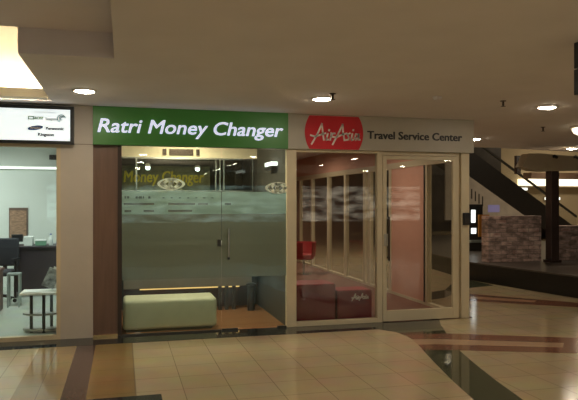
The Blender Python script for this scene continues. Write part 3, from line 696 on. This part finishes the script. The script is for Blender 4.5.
obj('mount', MB().lathe([(0.055, -0.001), (0.055, -0.012), (0.045, -0.014)], c=(3.31, -1.66, CZ)), M['ceiling'], t)
obj('cover', MB().lathe([(0.045, -0.0145), (0.042, -0.03), (0.02, -0.038)], c=(3.31, -1.66, CZ)), M['ceiling'], t, smooth=True)

# hanging sign at the right edge
t = thing('hanging_sign', (3.37, -4.14, 2.367), 'black two panel sign hanging from the ceiling at the top right edge', 'sign')
HX, HY = 3.055, -4.14
obj('upper_panel', MB().box(HX, HX + 0.7, HY - 0.03, HY + 0.03, 2.552, 2.732), M['black'], t, bevel=0.004)
obj('lower_panel', MB().box(HX, HX + 0.7, HY - 0.03, HY + 0.03, 2.367, 2.544), M['black'], t, bevel=0.004)
for x in (0.08, 0.62): obj('hanger', MB().rod((HX + x, HY, 2.50), (HX + x, HY, CZ), 0.006), M['dark_metal'], t)

# ------------------------------------------------------------------ plinth and atrium on the right
edge = [(9.2, -1.2), (7.75, 0.2), (7.40, 1.12), (7.22, 2.16), (7.06, 3.14), (6.97, 3.82), (7.1, 5.0), (7.35, 6.6), (7.85, 8.5), (8.8, 11.0), (10.5, 13.6)]
t = thing('platform', (9, 3, 0), 'low black platform with dark stone top at the right of the shops', 'platform')
obj('base', MB().prism(list(reversed(edge)) + [(13, -1.2), (13, 13.6)], 0.002, 0.352), M['plinth'], t)
top_e = [(x - 0.02, y) for x, y in edge]
obj('top_slab', MB().prism(list(reversed(top_e)) + [(13, -1.2), (13, 13.6)], 0.3525, 0.38), M['plinth_top'], t)
t = tag(obj('stone_wall', MB().box(7.24, 8.50, 3.55, 3.80, 0.381, 1.333), M['stone'], bevel=0.008), 'low wall of mottled pinkish brown stone on the platform, left of the dark pillar', 'wall', 'stone walls on the platform')
t = tag(obj('stone_wall', MB().box(8.80, 11.2, 3.55, 3.80, 0.381, 1.115), M['stone'], bevel=0.008), 'lower wall of mottled pinkish brown stone on the platform, right of the dark pillar', 'wall', 'stone walls on the platform')
p = thing('column', (8.60, 3.30, 0.38), kind='structure')
obj('shaft', MB().box(8.49, 8.68, 3.22, 3.41, 0.4301, 2.255), M['pillar'], p, bevel=0.01)
obj('base', MB().box(8.46, 8.71, 3.19, 3.44, 0.3812, 0.43), M['dark_trim'], p)
b = thing('trim_15', (9.5, 3.9, 2.3), kind='structure')
obj('fascia', MB().plate([(7.80, 2.33), (8.05, 2.26), (8.30, 2.245), (9.0, 2.27), (13, 2.38), (13, 2.58), (9.2, 2.555), (8.2, 2.61), (7.95, 2.60)], 3.20, 3.45), M['fascia'], b)
obj('soffit', MB().box(8.80, 14, 4.3, 4.6, 2.15, 2.28), M['soffit'], b)
obj('dark_bracket', MB().box(8.40, 8.50, 4.25, 4.35, 2.24, 2.64), M['pillar'], b)
for k, x in enumerate((8.52, 9.02)):
    s = thing('track_spot', (x, 3.1, 2.55), ('small dark spotlight on top of the beige fascia above the pillar', 'small dark spotlight on the beige fascia at the right edge')[k], 'spotlight', 'dark spotlights on the fascia')
    obj('lamp_head', MB().rod((x, 3.17, 2.56), (x, 3.09, 2.52), 0.03, n=14), M['black'], s)
    obj('bracket', MB().box(x - 0.015, x + 0.015, 3.165, 3.199, 2.52, 2.57), M['black'], s)

# escalator far behind
t = thing('escalator', (17, 15.3, 0), 'dark escalator rising to the left beyond the stone wall', 'escalator')
L0, U0 = Vector((19.40, 15.77, -0.0)), Vector((12.4, 14.74, 3.96))
d = (U0 - L0); dh = Vector((d.x, d.y, 0)).normalized(); sl = d.z / math.hypot(d.x, d.y)
nn = Vector((-dh.y, dh.x, 0))              # across the escalator
if nn.y > 0: nn = -nn                     # towards the viewer
def sect(off_lo, off_hi, across0, across1, s0=0.0, s1=1.0):
    vs = []
    for s in (s0, s1):
        b = L0 + d * s
        for ac in (across0, across1):
            for z in (off_lo, off_hi): vs.append(b + nn * ac + Vector((0, 0, z)))
    return MB().add(vs, [(0, 1, 3, 2), (4, 6, 7, 5), (0, 4, 5, 1), (2, 3, 7, 6), (0, 2, 6, 4), (1, 5, 7, 3)])
obj('truss', sect(-0.60, 0.46, -1.1, 0.0), M['truss'], t)
obj('steps', sect(0.465, 0.49, -0.95, -0.15), M['grey_metal'], t)
for ac in (0.0, -1.1):
    bal = obj('balustrade', sect(0.465, 0.93, ac - 0.03, ac + 0.0), M['glass_clear'], t)
    obj('handrail', sect(0.935, 1.02, ac - 0.06, ac + 0.03), M['rail'], bal)
# pale sloped banner under the truss
bn = MB(); q = [(0.42, 0), (0.98, 0), (0.98, 1), (0.42, 1)]
def onl(s, z, ac=0.03): b = L0 + d * s; return (b + nn * ac) + Vector((0, 0, z - b.z))
sA, sB = 0.42, 1.0
zA = lambda s: (L0 + d * s).z - 0.64
vs = [onl(sA, 0.9), onl(sB, 0.9), onl(sB, zA(sB)), onl(sA, zA(sA))]
vs2 = [v - nn * 0.06 for v in vs]
t = thing('sloped_banner', tuple(onl(0.7, 0.9)), 'pale sloped panel with grey letters and a painted violet glow under the escalator', 'banner')
obj('panel', MB().add(vs + vs2, [(0, 1, 2, 3), (7, 6, 5, 4), (0, 4, 5, 1), (1, 5, 6, 2), (2, 6, 7, 3), (3, 7, 4, 0)]), M['banner'], t)
def onb(s0, s1, z0, z1):
    v = [onl(s0, z0, 0.036), onl(s1, z0, 0.036), onl(s1, z1, 0.036), onl(s0, z1, 0.036)]; v2 = [a - nn * 0.004 for a in v]
    return MB().add(v + v2, [(0, 1, 2, 3), (7, 6, 5, 4), (0, 4, 5, 1), (1, 5, 6, 2), (2, 6, 7, 3), (3, 7, 4, 0)])
obj('violet_glow', onb(0.615, 0.70, 1.2, 1.5), M['banner_purple'], t)  # violet glow put on the panel as a faintly emitting patch
lt = MB()
for k in range(5):
    s = 0.735 + k * 0.026
    a = onb(s, s + 0.008, 1.45 + k * 0.10, 1.85 + k * 0.10); lt.add(a.v, a.f)
obj('letter_strokes', lt, M['dark_metal'], t)

# lit kiosk between shop corner and stone wall
t = thing('lit_kiosk', (8.8, 6.4, 0), 'dark kiosk with bright white light panels and an orange side, right of the glass door', 'kiosk')
obj('body', MB().box(8.45, 8.86, 6.35, 6.75, 0.381, 1.56), M['kiosk'], t)
obj('upper_light', MB().box(8.53, 8.64, 6.33, 6.349, 1.10, 1.42), M['kiosk_light'], t)
obj('lower_light', MB().box(8.53, 8.66, 6.33, 6.349, 0.82, 0.96), M['kiosk_light'], t)
obj('orange_panel', MB().box(8.72, 9.02, 6.30, 6.348, 0.74, 1.30), M['orange'], t)
obj('shelf', MB().box(8.44, 9.0, 6.20, 6.348, 0.60, 0.66), M['grey_metal'], t)

# far hall
struct('wall_far', MB().box(21, 46, 24, 24.2, 0, 7), M['far_wall'])
struct('wall_far_dark', MB().box(4.86, 20.99, 23.9, 24.1, 0, 7), M['far_dark'])  # left stretch of the far wall, coloured darker than the rest
struct('wall_far_left', MB().box(4.75, 4.85, 9.6, 24, 0, 7), M['far_dark'])
struct('ceiling_far', MB().box(4.75, 46, 5.6, 24.2, 6.5, 6.6), M['ceiling'])
t = thing('far_cove_light', (27, 23.9, 2.5), 'long warm light band on the far wall behind the dark pillar', 'light')
obj('housing', MB().box(22.0, 34, 23.6, 23.999, 2.48, 2.55), M['fascia'], t)
obj('diffuser', MB().box(22.1, 33.9, 23.65, 23.95, 2.551, 2.95), M['far_strip'], t)
for k, (x0, x1, z0) in enumerate(((21.7, 22.7, 2.30), (23.9, 24.9, 1.75))):
    t = thing('wall_lamp', ((x0 + x1) / 2, 23.9, z0), ('upper short bright lamp bar on the far wall behind the escalator', 'lower short bright lamp bar on the far wall behind the escalator')[k], 'lamp', 'short lamp bars on the far wall')
    obj('housing', MB().box(x0 - .05, x1 + .05, 23.92, 23.999, z0 - .03, z0 + .17), M['fascia'], t)
    obj('diffuser', MB().box(x0, x1, 23.86, 23.919, z0, z0 + .14), M['kiosk_light'], t)

# opposite side of the mall, behind the viewer: lit shop windows
ow = MB()
seg = [(-10, -7.5), (-4.2, -2.6), (6.4, 6.9), (12, 20)]
for a, b in seg: ow.box(a, b, -16.2, -16, 0, CZ)
ow.box(-10, 20, -16.2, -16, 2.25, CZ).box(-10, 20, -16.2, -16, 0, 0.85)
struct('wall_back', ow, M['mallwall'])
for n, (a, b, m) in enumerate(((-7.5, -4.2, 'shop_warm'), (-2.6, 6.4, 'shop_glow'), (6.9, 12, 'shop_warm'))):
    struct('window_%d' % (6 + n), MB().box(a, b, -16.15, -16.1, 0.85, 2.25), M[m])

# ------------------------------------------------------------------ unseen lamps over the shops and atrium
lamp('unseen_left_shop_lamp', (-1.6, 1.8, 2.7), 42, 0.6, (0.92, 1.0, 0.96), 3.0)
lamp('unseen_left_shop_lamp', (-2.6, 3.6, 2.7), 40, 0.6, (0.92, 1.0, 0.96), 3.0)
lamp('unseen_middle_shop_lamp', (0.9, 0.4, 2.72), 34, 0.3, (1, 0.88, 0.66), 3.0)  # unseen lamp, set close to the glass to light the bench
lamp('unseen_middle_shop_lamp', (0.9, 1.35, 2.70), 16, 0.2, (1, 0.86, 0.6), 3.0)  # unseen lamp added to brighten the cream strip above the counter window
lamp('unseen_right_shop_lamp', (3.3, 1.8, 2.72), 20, 0.3, (1, 0.85, 0.66), 3.0)
lamp('unseen_right_shop_lamp', (3.3, 5.5, 2.72), 26, 0.3, (1, 0.85, 0.66), 3.0)
lamp('unseen_atrium_lamp', (18, 10, 6.3), 190, 1.5, (1, 0.84, 0.6), 3.0)
lamp('unseen_atrium_lamp', (24, 20, 6.3), 190, 1.5, (1, 0.84, 0.6), 3.0)
lamp('unseen_atrium_lamp', (6.4, 8.5, 6.3), 130, 1.0, (1, 0.84, 0.6), 2.2)  # unseen lamp added to brighten the floor beyond the side glazing

# ------------------------------------------------------------------ world, camera, view
wd = bpy.data.worlds.new('mall_air'); scene.world = wd; wd.use_nodes = True
bg = wd.node_tree.nodes['Background']; bg.inputs[0].default_value = (1.0, 0.86, 0.68, 1); bg.inputs[1].default_value = 0.05

cam = bpy.data.cameras.new('camera'); co = bpy.data.objects.new('camera', cam); COL.objects.link(co)
co.location = (0, -7.86, 1.62); co.rotation_euler = (PI / 2, 0, -math.radians(14.85))
cam.sensor_width = 36; cam.lens = 36 * 630 / 578; cam.shift_y = 2 / 578
cam.clip_end = 200
scene.camera = co
vs_ = scene.view_settings
vs_.view_transform = 'Standard'; vs_.look = 'None'; vs_.gamma = 1; vs_.use_curve_mapping = False
vs_.exposure = 0.0
scene.cycles.max_bounces = 10; scene.cycles.transparent_max_bounces = 24
